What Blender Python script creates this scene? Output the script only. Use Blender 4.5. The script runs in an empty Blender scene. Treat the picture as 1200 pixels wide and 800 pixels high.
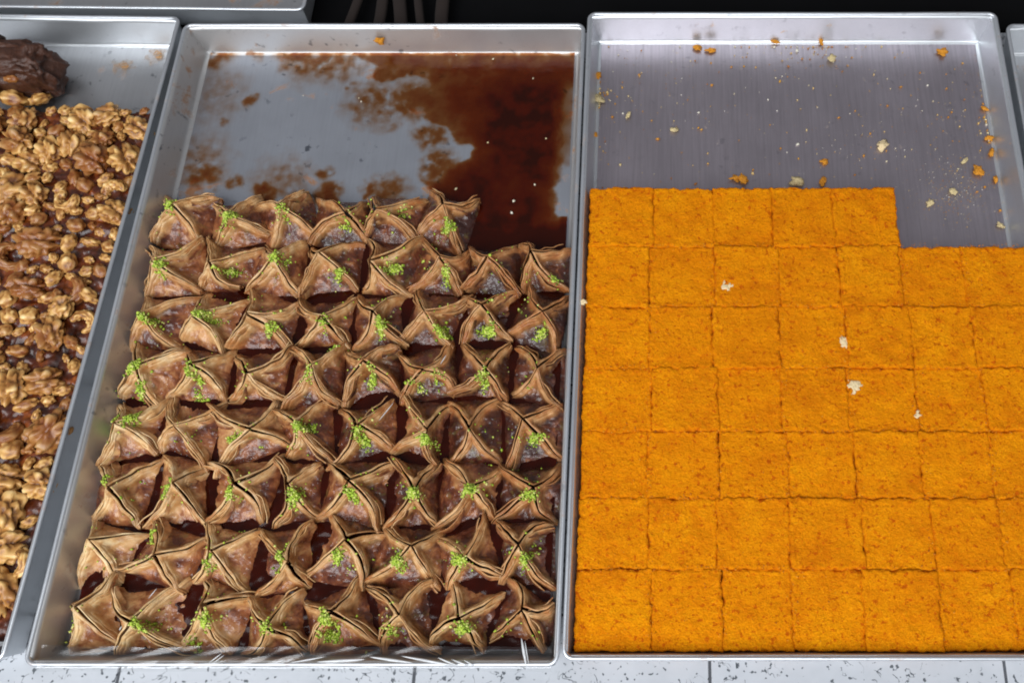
import bpy, math, random
import numpy as np
from mathutils import Vector, Matrix, Euler

# ------------------------------------------------------------------ camera, light, exposure
sc = bpy.context.scene
COL = sc.collection
R = math.radians
CAM_H = 0.715            # lens height above the counter (m)
PITCH = R(69.0)          # downward pitch
F_PX, PPX, PPY = 1000.0, 778.0, 400.0

cd = bpy.data.cameras.new('camera')
cam = bpy.data.objects.new('camera', cd); COL.objects.link(cam)
cd.sensor_width = 36.0; cd.lens = 30.0
cd.shift_x = -(PPX - 600.0) / 1200.0
cd.clip_start = 0.01; cd.clip_end = 60
cam.location = (0, 0, CAM_H); cam.rotation_euler = (math.pi/2 - PITCH, 0, 0)
cd.dof.use_dof = True; cd.dof.focus_distance = 0.70; cd.dof.aperture_fstop = 9.0
sc.camera = cam

w = bpy.data.worlds.new('World'); sc.world = w; w.use_nodes = True
bg = w.node_tree.nodes['Background']
bg.inputs['Color'].default_value = (0.86, 0.86, 0.91, 1)
bg.inputs['Strength'].default_value = 0.23

def area(name, loc, target, sx, sy, power, col):
    l = bpy.data.lights.new(name, 'AREA'); l.shape = 'RECTANGLE'; l.size = sx; l.size_y = sy
    l.energy = power; l.color = col
    o = bpy.data.objects.new(name, l); COL.objects.link(o); o.location = loc
    o.rotation_euler = (Vector(target) - Vector(loc)).to_track_quat('-Z', 'Y').to_euler()
    return o
area('shopfront_daylight', (-0.60, -1.25, 1.95), (-0.1, 0.3, 0.0), 3.2, 2.0, 97, (0.95, 0.975, 1.0))

sc.render.engine = 'CYCLES'
sc.cycles.filter_width = 1.9; sc.cycles.max_bounces = 5; sc.cycles.transparent_max_bounces = 12
sc.cycles.use_denoising = True; sc.cycles.use_adaptive_sampling = True; sc.cycles.adaptive_threshold = 0.02
vs = sc.view_settings
vs.view_transform = 'Standard'; vs.look = 'None'; vs.gamma = 1.0; vs.use_curve_mapping = False
vs.exposure = 0.13

# ------------------------------------------------------------------ helpers
random.seed(7); RNG = np.random.default_rng(11)

def on_plane(px, py, z):
    """where the sight line measured in the 1200x800 photograph meets the level z"""
    u = (px - PPX) / F_PX; v = (py - PPY) / F_PX
    s, c = math.sin(PITCH), math.cos(PITCH)
    dx, dy, dz = u, c - v * s, -s - v * c
    t = (z - CAM_H) / dz
    return (t * dx, t * dy)

def _hash(ix, iy, iz, seed):
    h = (ix.astype(np.int64) * 374761393 + iy.astype(np.int64) * 668265263 + iz.astype(np.int64) * 2147483647 + int(seed) * 144269501) & 0xFFFFFFFF
    h = ((h ^ (h >> 13)) * 1274126177) & 0xFFFFFFFF
    h = ((h ^ (h >> 16)) * 2246822519) & 0xFFFFFFFF
    return h ^ (h >> 15)
def noise(x, y=0.0, z=0.0, seed=0):
    """gradient noise, about -1..1"""
    x, y, z = np.broadcast_arrays(np.asarray(x, float), np.asarray(y, float), np.asarray(z, float))
    x0, y0, z0 = np.floor(x), np.floor(y), np.floor(z)
    fx, fy, fz = x - x0, y - y0, z - z0
    ux, uy, uz = [f * f * f * (f * (f * 6 - 15) + 10) for f in (fx, fy, fz)]
    out = 0
    for a in (0, 1):
        for b in (0, 1):
            for c in (0, 1):
                h = _hash(x0 + a, y0 + b, z0 + c, seed)
                gx = (h & 1023) / 511.5 - 1; gy = ((h >> 10) & 1023) / 511.5 - 1; gz = ((h >> 20) & 1023) / 511.5 - 1
                d = gx * (fx - a) + gy * (fy - b) + gz * (fz - c)
                out = out + d * (ux if a else 1 - ux) * (uy if b else 1 - uy) * (uz if c else 1 - uz)
    return out * 1.5
def fbm(x, y=0.0, z=0.0, seed=0, octv=3):
    o = 0; a = 1.0; f = 1.0
    for k in range(octv):
        o = o + a * noise(np.asarray(x) * f, np.asarray(y) * f, np.asarray(z) * f, seed + k); a *= 0.5; f *= 2.03
    return o
def sstep(a, b, x):
    t = np.clip((x - a) / (b - a), 0, 1); return t * t * (3 - 2 * t)

def mesh_from(name, V, F, attrs=None, smooth=True):
    """V (n,3); F array of quads/tris or list of polygons; attrs {name: per-vertex floats}"""
    me = bpy.data.meshes.new(name)
    V = np.asarray(V, dtype=np.float32)
    if isinstance(F, np.ndarray):
        n, k = F.shape
        me.vertices.add(len(V)); me.vertices.foreach_set('co', V.ravel())
        me.loops.add(n * k); me.loops.foreach_set('vertex_index', F.astype(np.int32).ravel())
        me.polygons.add(n); me.polygons.foreach_set('loop_start', np.arange(0, n * k, k, dtype=np.int32))
        me.polygons.foreach_set('loop_total', np.full(n, k, dtype=np.int32))
        me.update(calc_edges=True); me.validate()
    else:
        me.from_pydata([tuple(map(float, v)) for v in V], [], F); me.update()
    if smooth:
        me.polygons.foreach_set('use_smooth', np.ones(len(me.polygons), dtype=bool))
    for k, a in (attrs or {}).items():
        at = me.attributes.new(k, 'FLOAT', 'POINT'); at.data.foreach_set('value', np.asarray(a, dtype=np.float32).ravel())
    return me
def obj(name, me, mat=None, parent=None, loc=None):
    o = bpy.data.objects.new(name, me); COL.objects.link(o)
    if mat is not None and len(me.materials) == 0: me.materials.append(mat)
    if parent is not None: o.parent = parent
    if loc is not None: o.location = loc
    return o
def tag(o, label=None, cat=None, group=None, kind=None):
    if label: o['label'] = label
    if cat: o['category'] = cat
    if group: o['group'] = group
    if kind: o['kind'] = kind
    return o
def empty(name, loc=(0, 0, 0), rz=0):
    o = bpy.data.objects.new(name, None); COL.objects.link(o); o.location = loc; o.rotation_euler = (0, 0, rz)
    o.empty_display_size = 0.01
    return o
def gridF(nu, nv, off=0):
    i = np.arange(nu - 1)[:, None] * nv + np.arange(nv - 1)[None, :]
    i = i.ravel() + off
    return np.stack([i, i + nv, i + nv + 1, i + 1], 1)

class NT:
    """tiny node-graph writer"""
    def __init__(s, name):
        s.m = bpy.data.materials.new(name); s.m.use_nodes = True; s.t = s.m.node_tree; s.n = s.t.nodes
        s.b = s.n['Principled BSDF']; s.out = s.n['Material Output']
    def node(s, typ, **kw):
        n = s.n.new(typ)
        for k, v in kw.items(): setattr(n, k, v)
        return n
    def link(s, a, b): s.t.links.new(a, b)
    def put(s, sock, v):
        if hasattr(v, 'is_linked') or isinstance(v, bpy.types.NodeSocket): s.link(v, sock)
        else: sock.default_value = v
    def coord(s, which='Object', scale=(1, 1, 1), rnd=0.0):
        tc = s.node('ShaderNodeTexCoord'); mp = s.node('ShaderNodeMapping'); s.link(tc.outputs[which], mp.inputs[0]); mp.inputs['Scale'].default_value = scale
        if rnd:
            oi = s.node('ShaderNodeObjectInfo'); cx = s.node('ShaderNodeCombineXYZ')
            for k, m in enumerate((1.0, 1.7, 2.3)):
                cx_in = s.math('MULTIPLY', oi.outputs['Random'], rnd * m); s.link(cx_in, cx.inputs[k])
            s.link(cx.outputs[0], mp.inputs['Location'])
        return mp.outputs[0]
    def noise(s, vec, scale, detail=3, rough=0.55, dist=0.0):
        n = s.node('ShaderNodeTexNoise'); s.link(vec, n.inputs['Vector']); n.inputs['Scale'].default_value = scale
        n.inputs['Detail'].default_value = detail; n.inputs['Roughness'].default_value = rough; n.inputs['Distortion'].default_value = dist
        return n.outputs['Fac']
    def voro(s, vec, scale, feature='F1', out='Distance'):
        n = s.node('ShaderNodeTexVoronoi', feature=feature); s.link(vec, n.inputs['Vector']); n.inputs['Scale'].default_value = scale
        return n.outputs[out]
    def ramp(s, fac, stops):
        n = s.node('ShaderNodeValToRGB'); s.link(fac, n.inputs[0]); e = n.color_ramp.elements
        while len(e) < len(stops): e.new(0.5)
        for k, (p, c) in enumerate(stops):
            e[k].position = p; e[k].color = (c, c, c, 1) if isinstance(c, (int, float)) else tuple(c) + (1,)
        return n.outputs[0]
    def mix(s, fac, a, b, blend='MIX'):
        n = s.node('ShaderNodeMix', data_type='RGBA', blend_type=blend)
        for sock, v in ((n.inputs[0], fac), (n.inputs[6], a), (n.inputs[7], b)):
            if isinstance(v, tuple): v = v if len(v) == 4 else v + (1,)
            s.put(sock, v)
        return n.outputs[2]
    def math(s, op, a, b=None, clamp=False):
        n = s.node('ShaderNodeMath', operation=op); n.use_clamp = clamp; s.put(n.inputs[0], a)
        if b is not None: s.put(n.inputs[1], b)
        return n.outputs[0]
    def attr(s, name):
        n = s.node('ShaderNodeAttribute'); n.attribute_name = name; return n.outputs['Fac']
    def bump(s, h, strength=0.5, dist=0.001, normal=None):
        n = s.node('ShaderNodeBump'); s.link(h, n.inputs['Height']); n.inputs['Strength'].default_value = strength; n.inputs['Distance'].default_value = dist
        if normal is not None: s.link(normal, n.inputs['Normal'])
        return n.outputs[0]
    def set(s, **kw):
        names = dict(color='Base Color', rough='Roughness', metal='Metallic', normal='Normal', coat='Coat Weight', coat_rough='Coat Roughness', spec='Specular IOR Level',
                     sss='Subsurface Weight', sss_r='Subsurface Radius', sss_s='Subsurface Scale', alpha='Alpha', aniso='Anisotropic', sheen='Sheen Weight', coat_n='Coat Normal', trans='Transmission Weight', coat_tint='Coat Tint')
        for k, v in kw.items():
            if isinstance(v, tuple) and k in ('color', 'coat_tint') and len(v) == 3: v = v + (1,)
            s.put(s.b.inputs[names[k]], v)
        return s.m

# ------------------------------------------------------------------ materials
def mat_aluminium(name, base, rough, metal, stain_amt, stain_scale, brush=0.5, spots=0.6, stain_col=(0.30, 0.13, 0.035), st0=0.60):
    g = NT(name); co = g.coord('Object')
    br = g.noise(g.coord('Object', (420, 16, 420)), 1.0, 4, 0.65)
    cloud = g.noise(co, 14, 4, 0.6)
    dark = g.ramp(g.noise(co, 120, 2, 0.5), [(0.62, 0.0), (0.70, 1.0)])
    dark = g.math('MULTIPLY', dark, g.ramp(g.noise(co, 22, 2, 0.5), [(0.5, 0.0), (0.62, 1.0)]))
    st = g.ramp(g.noise(co, stain_scale, 5, 0.62, 0.3), [(st0, 0.0), (st0 + 0.08, 1.0)])
    st = g.math('MULTIPLY', st, stain_amt)
    c = g.mix(cloud, tuple(x * 0.80 for x in base), base)
    c = g.mix(g.ramp(br, [(0.40, 0.0), (0.66, min(1.0, 0.42 * brush))]), c, tuple(x * 0.62 for x in base))
    c = g.mix(g.math('MULTIPLY', dark, spots), c, (0.07, 0.08, 0.10))
    c = g.mix(st, c, stain_col)
    m = g.math('MULTIPLY', g.math('SUBTRACT', 1.0, st), metal)
    r = g.math('ADD', g.math('MULTIPLY', cloud, 0.18), g.math('ADD', rough - 0.12, g.math('MULTIPLY', br, 0.10 * brush)))
    b = g.bump(br, 0.12 * brush, 0.0003)
    b = g.bump(g.noise(co, 9, 2), 0.25, 0.0015, b)
    return g.set(color=c, rough=r, metal=m, normal=b)
M = {}
M['alu_dull'] = mat_aluminium('dull_stained_aluminium', (0.41, 0.43, 0.48), 0.52, 0.80, 0.85, 26, 0.4, 0.85)
M['alu_bright'] = mat_aluminium('brushed_aluminium', (0.56, 0.505, 0.555), 0.38, 0.96, 0.55, 75, 1.3, 0.25, (0.52, 0.36, 0.16), 0.67)
M['alu_wall'] = mat_aluminium('aluminium_side', (0.74, 0.77, 0.80), 0.42, 0.85, 0.0, 30, 0.2, 0.15)
M['alu_wall_stained'] = mat_aluminium('stained_aluminium_side', (0.62, 0.62, 0.62), 0.48, 0.80, 0.8, 30, 0.2)
M['alu_left'] = mat_aluminium('oily_aluminium', (0.60, 0.61, 0.63), 0.40, 0.9, 0.75, 24, 0.5)
M['alu_wall_crumb'] = mat_aluminium('aluminium_side_with_orange_smears', (0.74, 0.77, 0.80), 0.42, 0.85, 0.7, 60, 0.2, 0.2, (0.60, 0.30, 0.06), 0.66)
M['rim'] = mat_aluminium('aluminium_bead', (0.68, 0.71, 0.75), 0.40, 0.80, 0.35, 70, 0.2, 0.25)

def mat_orange():
    g = NT('orange_shredded_pastry'); co = g.coord('Object', (1, 1, 1), 3.0)
    cl = g.noise(co, 32, 3, 0.6); fine = g.noise(co, 620, 3, 0.7); strand = g.noise(g.coord('Object', (380, 900, 600), 3.0), 1.0, 3, 0.65, 1.5)
    c = g.ramp(cl, [(0.30, (0.72, 0.205, 0.0011)), (0.50, (0.86, 0.285, 0.0013)), (0.72, (0.93, 0.35, 0.002))])
    c = g.mix(g.ramp(fine, [(0.44, 0.0), (0.62, 0.55)]), c, (0.62, 0.15, 0.001))
    c = g.mix(g.ramp(strand, [(0.54, 0.0), (0.68, 0.55)]), c, (0.95, 0.46, 0.012))
    c = g.mix(g.math('MULTIPLY', g.node('ShaderNodeObjectInfo').outputs['Random'], 0.22), c, (0.74, 0.19, 0.001))
    c = g.mix(g.ramp(g.noise(co, 90, 3, 0.6), [(0.54, 0.0), (0.72, 0.45)]), c, (0.66, 0.145, 0.001))
    red = g.math('MULTIPLY', g.ramp(g.noise(co, 260, 3, 0.6), [(0.57, 0.0), (0.67, 1.0)]), 0.8)
    c = g.mix(red, c, (0.52, 0.075, 0.002))
    c = g.mix(g.math('MULTIPLY', g.attr('cut_tone'), 0.8), c, (0.46, 0.085, 0.001))  # redder, darker tone along the cut edges and sides
    h = g.math('ADD', g.math('MULTIPLY', fine, 0.9), strand)
    b = g.bump(h, 0.9, 0.0015)
    return g.set(color=c, rough=0.85, normal=b, spec=0.07)
M['orange'] = mat_orange()

def mat_filo():
    g = NT('syrup_soaked_filo'); co = g.coord('Object', (1, 1, 1), 3.0)
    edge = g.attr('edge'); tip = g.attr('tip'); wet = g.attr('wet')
    rnd = g.node('ShaderNodeObjectInfo').outputs['Random']
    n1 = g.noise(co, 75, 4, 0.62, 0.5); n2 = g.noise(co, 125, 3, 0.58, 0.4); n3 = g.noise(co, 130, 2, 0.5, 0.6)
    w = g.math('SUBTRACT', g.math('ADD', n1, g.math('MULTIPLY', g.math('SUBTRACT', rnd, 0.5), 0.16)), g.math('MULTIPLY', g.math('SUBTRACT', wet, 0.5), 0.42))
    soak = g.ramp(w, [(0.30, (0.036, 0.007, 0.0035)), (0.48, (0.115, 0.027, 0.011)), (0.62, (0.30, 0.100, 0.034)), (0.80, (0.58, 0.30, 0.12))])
    soak = g.mix(g.ramp(n3, [(0.60, 0.0), (0.74, 0.5)]), soak, (0.16, 0.13, 0.03))      # pistachio filling showing through
    dry = g.ramp(g.math('ADD', n2, g.math('MULTIPLY', g.math('SUBTRACT', 0.5, wet), 0.22)), [(0.26, (0.44, 0.170, 0.045)), (0.42, (0.66, 0.355, 0.12)), (0.58, (0.80, 0.52, 0.23)), (0.76, (0.92, 0.71, 0.41))])
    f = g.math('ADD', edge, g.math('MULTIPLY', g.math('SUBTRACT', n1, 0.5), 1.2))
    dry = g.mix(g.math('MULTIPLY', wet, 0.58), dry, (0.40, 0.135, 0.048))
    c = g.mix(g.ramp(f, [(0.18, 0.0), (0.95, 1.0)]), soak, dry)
    br = g.math('MULTIPLY', g.ramp(g.noise(co, 60, 3, 0.6), [(0.45, 0.0), (0.64, 1.0)]), g.math('ADD', 0.40, g.math('MULTIPLY', tip, 0.5)))
    c = g.mix(g.math('MULTIPLY', br, edge), c, (0.36, 0.105, 0.022))
    crest = g.math('MULTIPLY', g.ramp(edge, [(0.80, 0.0), (0.98, 1.0)]), g.ramp(n1, [(0.42, 0.0), (0.62, 0.6)]))
    crest = g.math('MULTIPLY', crest, g.math('SUBTRACT', 1.0, g.math('MULTIPLY', wet, 0.85), True))
    c = g.mix(crest, c, (0.86, 0.66, 0.38))
    h = g.math('ADD', g.noise(co, 420, 3, 0.6), g.math('MULTIPLY', g.noise(co, 150, 3), 1.6))
    b = g.bump(h, 0.34, 0.0010)
    lump = g.bump(g.math('ADD', g.voro(co, 260, 'SMOOTH_F1'), g.math('MULTIPLY', g.noise(co, 110, 3), 1.4)), 1.0, 0.0020)
    coat = g.ramp(f, [(0.1, 0.85), (0.9, 0.25)])
    g.set(color=c, rough=0.45, normal=b, coat=coat, coat_rough=0.09, coat_n=lump, spec=0.4)
    tl = g.node('ShaderNodeBsdfTranslucent'); g.link(g.mix(0.35, c, (0.75, 0.38, 0.13)), tl.inputs['Color'])      # thin dough lets light through
    mx = g.node('ShaderNodeMixShader'); g.link(g.math('ADD', 0.03, g.math('MULTIPLY', edge, 0.07)), mx.inputs[0]); g.link(g.b.outputs[0], mx.inputs[1]); g.link(tl.outputs[0], mx.inputs[2]); g.link(mx.outputs[0], g.out.inputs[0])
    return g.m
M['filo'] = mat_filo()

def mat_pistachio():
    g = NT('ground_pistachio'); r = g.attr('tone')
    c = g.ramp(r, [(0.0, (0.13, 0.19, 0.015)), (0.35, (0.28, 0.42, 0.025)), (0.7, (0.48, 0.62, 0.06)), (1.0, (0.68, 0.66, 0.22))])
    return g.set(color=c, rough=0.6)
M['pistachio'] = mat_pistachio()

def mat_syrup():
    g = NT('brown_syrup'); th = g.attr('thick')
    g.n.remove(g.b)
    tr = g.node('ShaderNodeBsdfTransparent'); gl = g.node('ShaderNodeBsdfGlossy'); df = g.node('ShaderNodeBsdfDiffuse')
    tint = g.ramp(th, [(0.0, (1, 1, 1)), (0.14, (0.78, 0.46, 0.22)), (0.40, (0.50, 0.135, 0.020)), (0.75, (0.20, 0.012, 0.002)), (1.0, (0.075, 0.003, 0.001))])
    g.link(tint, tr.inputs[0])
    g.link(g.ramp(th, [(0.0, (0.25, 0.10, 0.03)), (0.5, (0.19, 0.032, 0.004)), (0.85, (0.11, 0.010, 0.002)), (1.0, (0.045, 0.006, 0.002))]), df.inputs[0])
    m1 = g.node('ShaderNodeMixShader'); g.link(g.ramp(th, [(0, 0.0), (0.3, 0.18), (1, 0.42)]), m1.inputs[0]); g.link(tr.outputs[0], m1.inputs[1]); g.link(df.outputs[0], m1.inputs[2])
    gl.inputs['Roughness'].default_value = 0.16; gl.inputs['Color'].default_value = (1, 1, 1, 1)
    fr = g.node('ShaderNodeFresnel'); fr.inputs[0].default_value = 1.45
    m2 = g.node('ShaderNodeMixShader'); g.link(g.math('MULTIPLY', fr.outputs[0], g.ramp(th, [(0.02, 0.0), (0.15, 0.45)])), m2.inputs[0])
    g.link(m1.outputs[0], m2.inputs[1]); g.link(gl.outputs[0], m2.inputs[2]); g.link(m2.outputs[0], g.out.inputs[0])
    return g.m
M['syrup'] = mat_syrup()

def mat_caramel():
    g = NT('dark_caramel'); co = g.coord('Object')
    n = g.noise(co, 60, 4, 0.6)
    c = g.ramp(n, [(0.34, (0.024, 0.005, 0.002)), (0.52, (0.085, 0.015, 0.003)), (0.66, (0.24, 0.054, 0.005)), (0.8, (0.40, 0.13, 0.014))])
    b = g.bump(g.noise(co, 240, 3), 0.5, 0.001)
    return g.set(color=c, rough=0.42, coat=0.45, coat_rough=0.14, normal=b, spec=0.4)
M['caramel'] = mat_caramel()
def mat_walnut():
    g = NT('walnut_kernel'); co = g.coord('Object', (1, 1, 1), 2.0)
    oi = g.node('ShaderNodeObjectInfo'); rnd = oi.outputs['Random']; crest = g.attr('crest')
    n = g.noise(co, 150, 3, 0.6)
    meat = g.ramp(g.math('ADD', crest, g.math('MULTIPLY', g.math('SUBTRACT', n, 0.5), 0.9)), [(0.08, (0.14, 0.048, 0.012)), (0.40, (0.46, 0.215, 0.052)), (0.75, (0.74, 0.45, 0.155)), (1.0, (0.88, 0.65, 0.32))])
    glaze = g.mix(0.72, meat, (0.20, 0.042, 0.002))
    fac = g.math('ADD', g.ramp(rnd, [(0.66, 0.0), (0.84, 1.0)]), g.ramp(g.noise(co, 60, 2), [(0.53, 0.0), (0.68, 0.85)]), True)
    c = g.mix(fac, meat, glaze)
    b = g.bump(g.noise(co, 300, 2), 0.18, 0.0006)
    return g.set(color=c, rough=0.45, coat=g.math('ADD', 0.06, g.math('MULTIPLY', fac, 0.18)), coat_rough=0.16, normal=b)
M['walnut'] = mat_walnut()

def mat_tile():
    g = NT('speckled_white_tile'); co = g.coord('Object', (1, 1, 1), 2.0)
    warp = g.noise(co, 72, 2, 0.5, 1.0)
    line = g.ramp(g.math('ABSOLUTE', g.math('SUBTRACT', warp, 0.5)), [(0.007, 1.0), (0.018, 0.0)])
    gate = g.ramp(g.noise(co, 130, 1, 0.5), [(0.48, 0.0), (0.52, 1.0)])
    gate2 = g.ramp(g.noise(co, 26, 1, 0.5), [(0.42, 0.0), (0.52, 1.0)])
    fl = g.math('MULTIPLY', g.math('MULTIPLY', line, gate), gate2)
    dots = g.ramp(g.noise(co, 260, 1, 0.4), [(0.67, 0.0), (0.70, 1.0)])
    f = g.math('MAXIMUM', fl, g.math('MULTIPLY', dots, 0.9))
    base = g.mix(g.noise(co, 40, 3), (0.38, 0.405, 0.44), (0.52, 0.54, 0.575))
    c = g.mix(f, base, (0.05, 0.06, 0.07))
    return g.set(color=c, rough=0.28, spec=0.45)
M['tile'] = mat_tile()
def plain(name, c, r=0.6, bumpy=0.0, scale=80, var=0.3, **kw):
    g = NT(name); co = g.coord('Object', (1, 1, 1), 2.0); n = g.noise(co, scale, 4, 0.6)
    col = g.mix(n, tuple(x * (1 - var) for x in c), tuple(min(1, x * (1 + var)) for x in c))
    if bumpy: kw['normal'] = g.bump(n, bumpy, 0.002)
    return g.set(color=col, rough=r, **kw)
M['grout'] = plain('grout', (0.07, 0.075, 0.085), 0.9, 0.3, 300)
M['dark'] = plain('shade_black', (0.0025, 0.0025, 0.003), 0.95, 0.3, 30, spec=0.1)  # shade behind the counter, put into a near-black colour
M['dimmed_wood'] = plain('shade_dimmed_wood', (0.012, 0.006, 0.004), 0.9, 0.3, 60)  # brown wood with the dimness of the shade put into its colour
M['crumb'] = plain('orange_crumb', (0.62, 0.25, 0.012), 0.7, 0.7, 900, 0.45)
M['crumb_pale'] = plain('pale_crumb', (0.62, 0.50, 0.26), 0.7, 0.7, 900, 0.3)
M['white'] = plain('white_cream_flake', (0.74, 0.58, 0.33), 0.6, 0.6, 600, 0.15)
def mat_film(name, wgt, rough):
    g = NT(name); g.n.remove(g.b)
    tr = g.node('ShaderNodeBsdfTransparent'); gl = g.node('ShaderNodeBsdfGlossy'); gl.inputs['Roughness'].default_value = rough
    lw = g.node('ShaderNodeLayerWeight'); lw.inputs[0].default_value = 0.35
    m = g.node('ShaderNodeMixShader'); g.link(g.math('ADD', wgt, g.math('MULTIPLY', lw.outputs['Facing'], 0.25)), m.inputs[0]); g.link(tr.outputs[0], m.inputs[1]); g.link(gl.outputs[0], m.inputs[2])
    g.link(m.outputs[0], g.out.inputs[0]); return g.m
M['film'] = mat_film('clear_cling_film', 0.07, 0.15)
def mat_crease_glint():
    g = NT('bunched_film_white_glints'); n = g.noise(g.coord('Object'), 200, 2)
    return g.set(color=(0.78, 0.80, 0.82), rough=0.25, spec=0.6, coat=0.5, coat_rough=0.1, alpha=g.ramp(n, [(0.3, 0.65), (0.7, 0.95)]))  # bunched film, its white glints put into the colour
M['crease'] = mat_crease_glint()

# ------------------------------------------------------------------ the counter
def rounded_box(sx, sy, sz, bev):
    """box with a bevelled top, origin at the centre of the top face"""
    x, y = sx / 2, sy / 2
    V = []
    for dx, z in ((0, -sz), (0, -bev), (bev * 0.3, -bev * 0.3), (bev, 0)):
        for a, b in ((-1, -1), (1, -1), (1, 1), (-1, 1)): V.append((a * (x - dx), b * (y - dx), z))
    F = [(3, 2, 1, 0)]
    for k in range(3):
        for i in range(4): F.append((k * 4 + i, k * 4 + (i + 1) % 4, k * 4 + 4 + (i + 1) % 4, k * 4 + 4 + i))
    F.append((12, 13, 14, 15))
    return mesh_from('box', V, F, smooth=False)
TS = 0.231; TSY = 0.193
counter = obj('counter', rounded_box(1.86, 0.772, 0.05, 0.002), M['grout'], None, (-0.06, 0.234, -0.0012))
tag(counter, 'counter top of white speckled tiles under the trays', 'counter', kind='structure')
tile_me = rounded_box(TS - 0.0022, TSY - 0.0022, 0.0045, 0.0008)
for i in range(-4, 4):
    for j in range(4):
        t = obj('tile', tile_me, M['tile'], counter, (0.036 + TS * (i + 0.5) + 0.06, -0.152 + TSY * (j + 0.5) - 0.234, 0.0011))
tag(obj('back_shelf', rounded_box(2.4, 1.2, 0.05, 0.002), M['dark'], None, (-0.06, 1.224, -0.0005)), 'shelf behind the tiled counter, coloured near-black for the shade there', 'shelf', kind='structure')
floor_v = [(-6, -4, -0.9), (6, -4, -0.9), (6, 8, -0.9), (-6, 8, -0.9)]
tag(obj('floor', mesh_from('floor', floor_v, [(0, 1, 2, 3)], smooth=False), M['dark']), 'floor coloured near-black for the shade behind the counter', 'floor', kind='structure')

# ------------------------------------------------------------------ trays
TH = 0.036      # rim height above the counter
def make_tray(label, x0, x1, y0, y1, fmat, wmat, rz=0.0, z=0.0, seed=0):
    hx, hy = (x1 - x0) / 2, (y1 - y0) / 2
    t = empty('baking_tray', ((x0 + x1) / 2, (y0 + y1) / 2, z), rz)
    tag(t, label, 'tray', 'aluminium baking trays on the counter')
    zf = 0.0022; th = 0.0009; bead = 0.0018
    fil = 0.0035; in_top = 0.0040; in_bot = 0.0085
    # floor sheet, faintly buckled
    nx, ny = 28, 40
    fx, fy = hx - in_bot - fil, hy - in_bot - fil
    X, Y = np.meshgrid(np.linspace(-fx, fx, nx), np.linspace(-fy, fy, ny), indexing='ij')
    ed = np.minimum(1, np.minimum(fx - abs(X), fy - abs(Y)) / 0.03)
    Z = zf + 0.0007 * noise(X * 7, Y * 7, 0, seed) * ed
    V = np.concatenate([np.stack([X, Y, Z], -1).reshape(-1, 3), np.stack([X, Y, Z - th], -1).reshape(-1, 3)])
    F = np.concatenate([gridF(nx, ny), gridF(nx, ny, nx * ny)[:, ::-1]])
    obj('floor_sheet', mesh_from('floor_sheet', V, F), fmat, t)
    # four folded sides, mitred at the corners
    prof = []
    for k in range(6):
        a = math.pi / 2 * k / 5
        prof.append((in_bot + fil - fil * math.sin(a), zf + fil - fil * math.cos(a)))
    top = TH - 0.0012
    for k in range(1, 7):
        s = k / 6; prof.append((in_bot + (in_top - in_bot) * s, zf + fil + (top - zf - fil) * s))
    outer = [(d - th if i > 5 else d - th * (i / 5.0), zz - (th if i < 3 else th * 0.5)) for i, (d, zz) in enumerate(prof)]
    prof = prof + outer[::-1]
    n = len(prof); L = 30
    for k in range(4):
        A, B = (hx, hy) if k % 2 == 0 else (hy, hx)    # A: half length of this side, B: its distance
        V = []
        for j in range(L):
            u = -1 + 2 * j / (L - 1)
            for d, zz in prof:
                dent = 0.0006 * float(noise(u * 4 + k * 9.1, zz * 20, 0, seed + 5)) * min(1, (1 - abs(u)) * 10) * (0.3 if zz > 0.03 else 1) * (0 if zz < 0.004 else 1)
                V.append((u * (A - d), -(B - d) + dent, zz))
        V = np.array(V); a = k * math.pi / 2; c, s_ = math.cos(a), math.sin(a)
        V = np.stack([V[:, 0] * c - V[:, 1] * s_, V[:, 0] * s_ + V[:, 1] * c, V[:, 2]], 1)
        F = gridF(L, n)
        j = np.arange(L - 1) * n
        F = np.concatenate([F, np.stack([j + n - 1, j + 2 * n - 1, j + n, j], 1)])
        obj('side_wall', mesh_from('side_wall', V, F), wmat, t)
    # wired bead
    rc = 0.007; path = []
    ex, ey = hx - bead, hy - bead
    for cx, cy, a0 in ((ex - rc, ey - rc, 0), (-ex + rc, ey - rc, 90), (-ex + rc, -ey + rc, 180), (ex - rc, -ey + rc, 270)):
        for q in range(7):
            a = R(a0 + 15 * q); path.append((cx + rc * math.cos(a), cy + rc * math.sin(a), math.cos(a), math.sin(a)))
    # subdivide the straight runs
    P = []
    for i, p in enumerate(path):
        P.append(p); nxt = path[(i + 1) % len(path)]
        if i % 7 == 6:
            for q in range(1, 20):
                f = q / 20; P.append((p[0] + (nxt[0] - p[0]) * f, p[1] + (nxt[1] - p[1]) * f, p[2], p[3]))
    P = np.array(P); m = len(P); ns = 12
    ang = np.linspace(0, 2 * math.pi, ns, endpoint=False)
    wob = 0.0004 * noise(P[:, 0] * 11, P[:, 1] * 11, 3.3, seed + 9)
    rad = bead * (1 + 0.08 * noise(P[:, 0] * 60, P[:, 1] * 60, 1.7, seed + 4))
    ca, sa = np.cos(ang), np.sin(ang)
    V = np.stack([P[:, 0, None] + P[:, 2, None] * ca * rad[:, None], P[:, 1, None] + P[:, 3, None] * ca * rad[:, None],
                  TH - bead * 0.9 + sa[None] * rad[:, None] * 0.9 + wob[:, None]], -1).reshape(-1, 3)
    i = (np.arange(m)[:, None] * ns + np.arange(ns)[None]).ravel(); ir = (np.arange(m)[:, None] * ns + (np.arange(ns)[None] + 1) % ns).ravel()
    nx_ = (i + ns) % (m * ns); nr = (ir + ns) % (m * ns)
    obj('rim', mesh_from('rim', V, np.stack([i, nx_, nr, ir], 1)), M['rim'], t)
    return t
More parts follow.
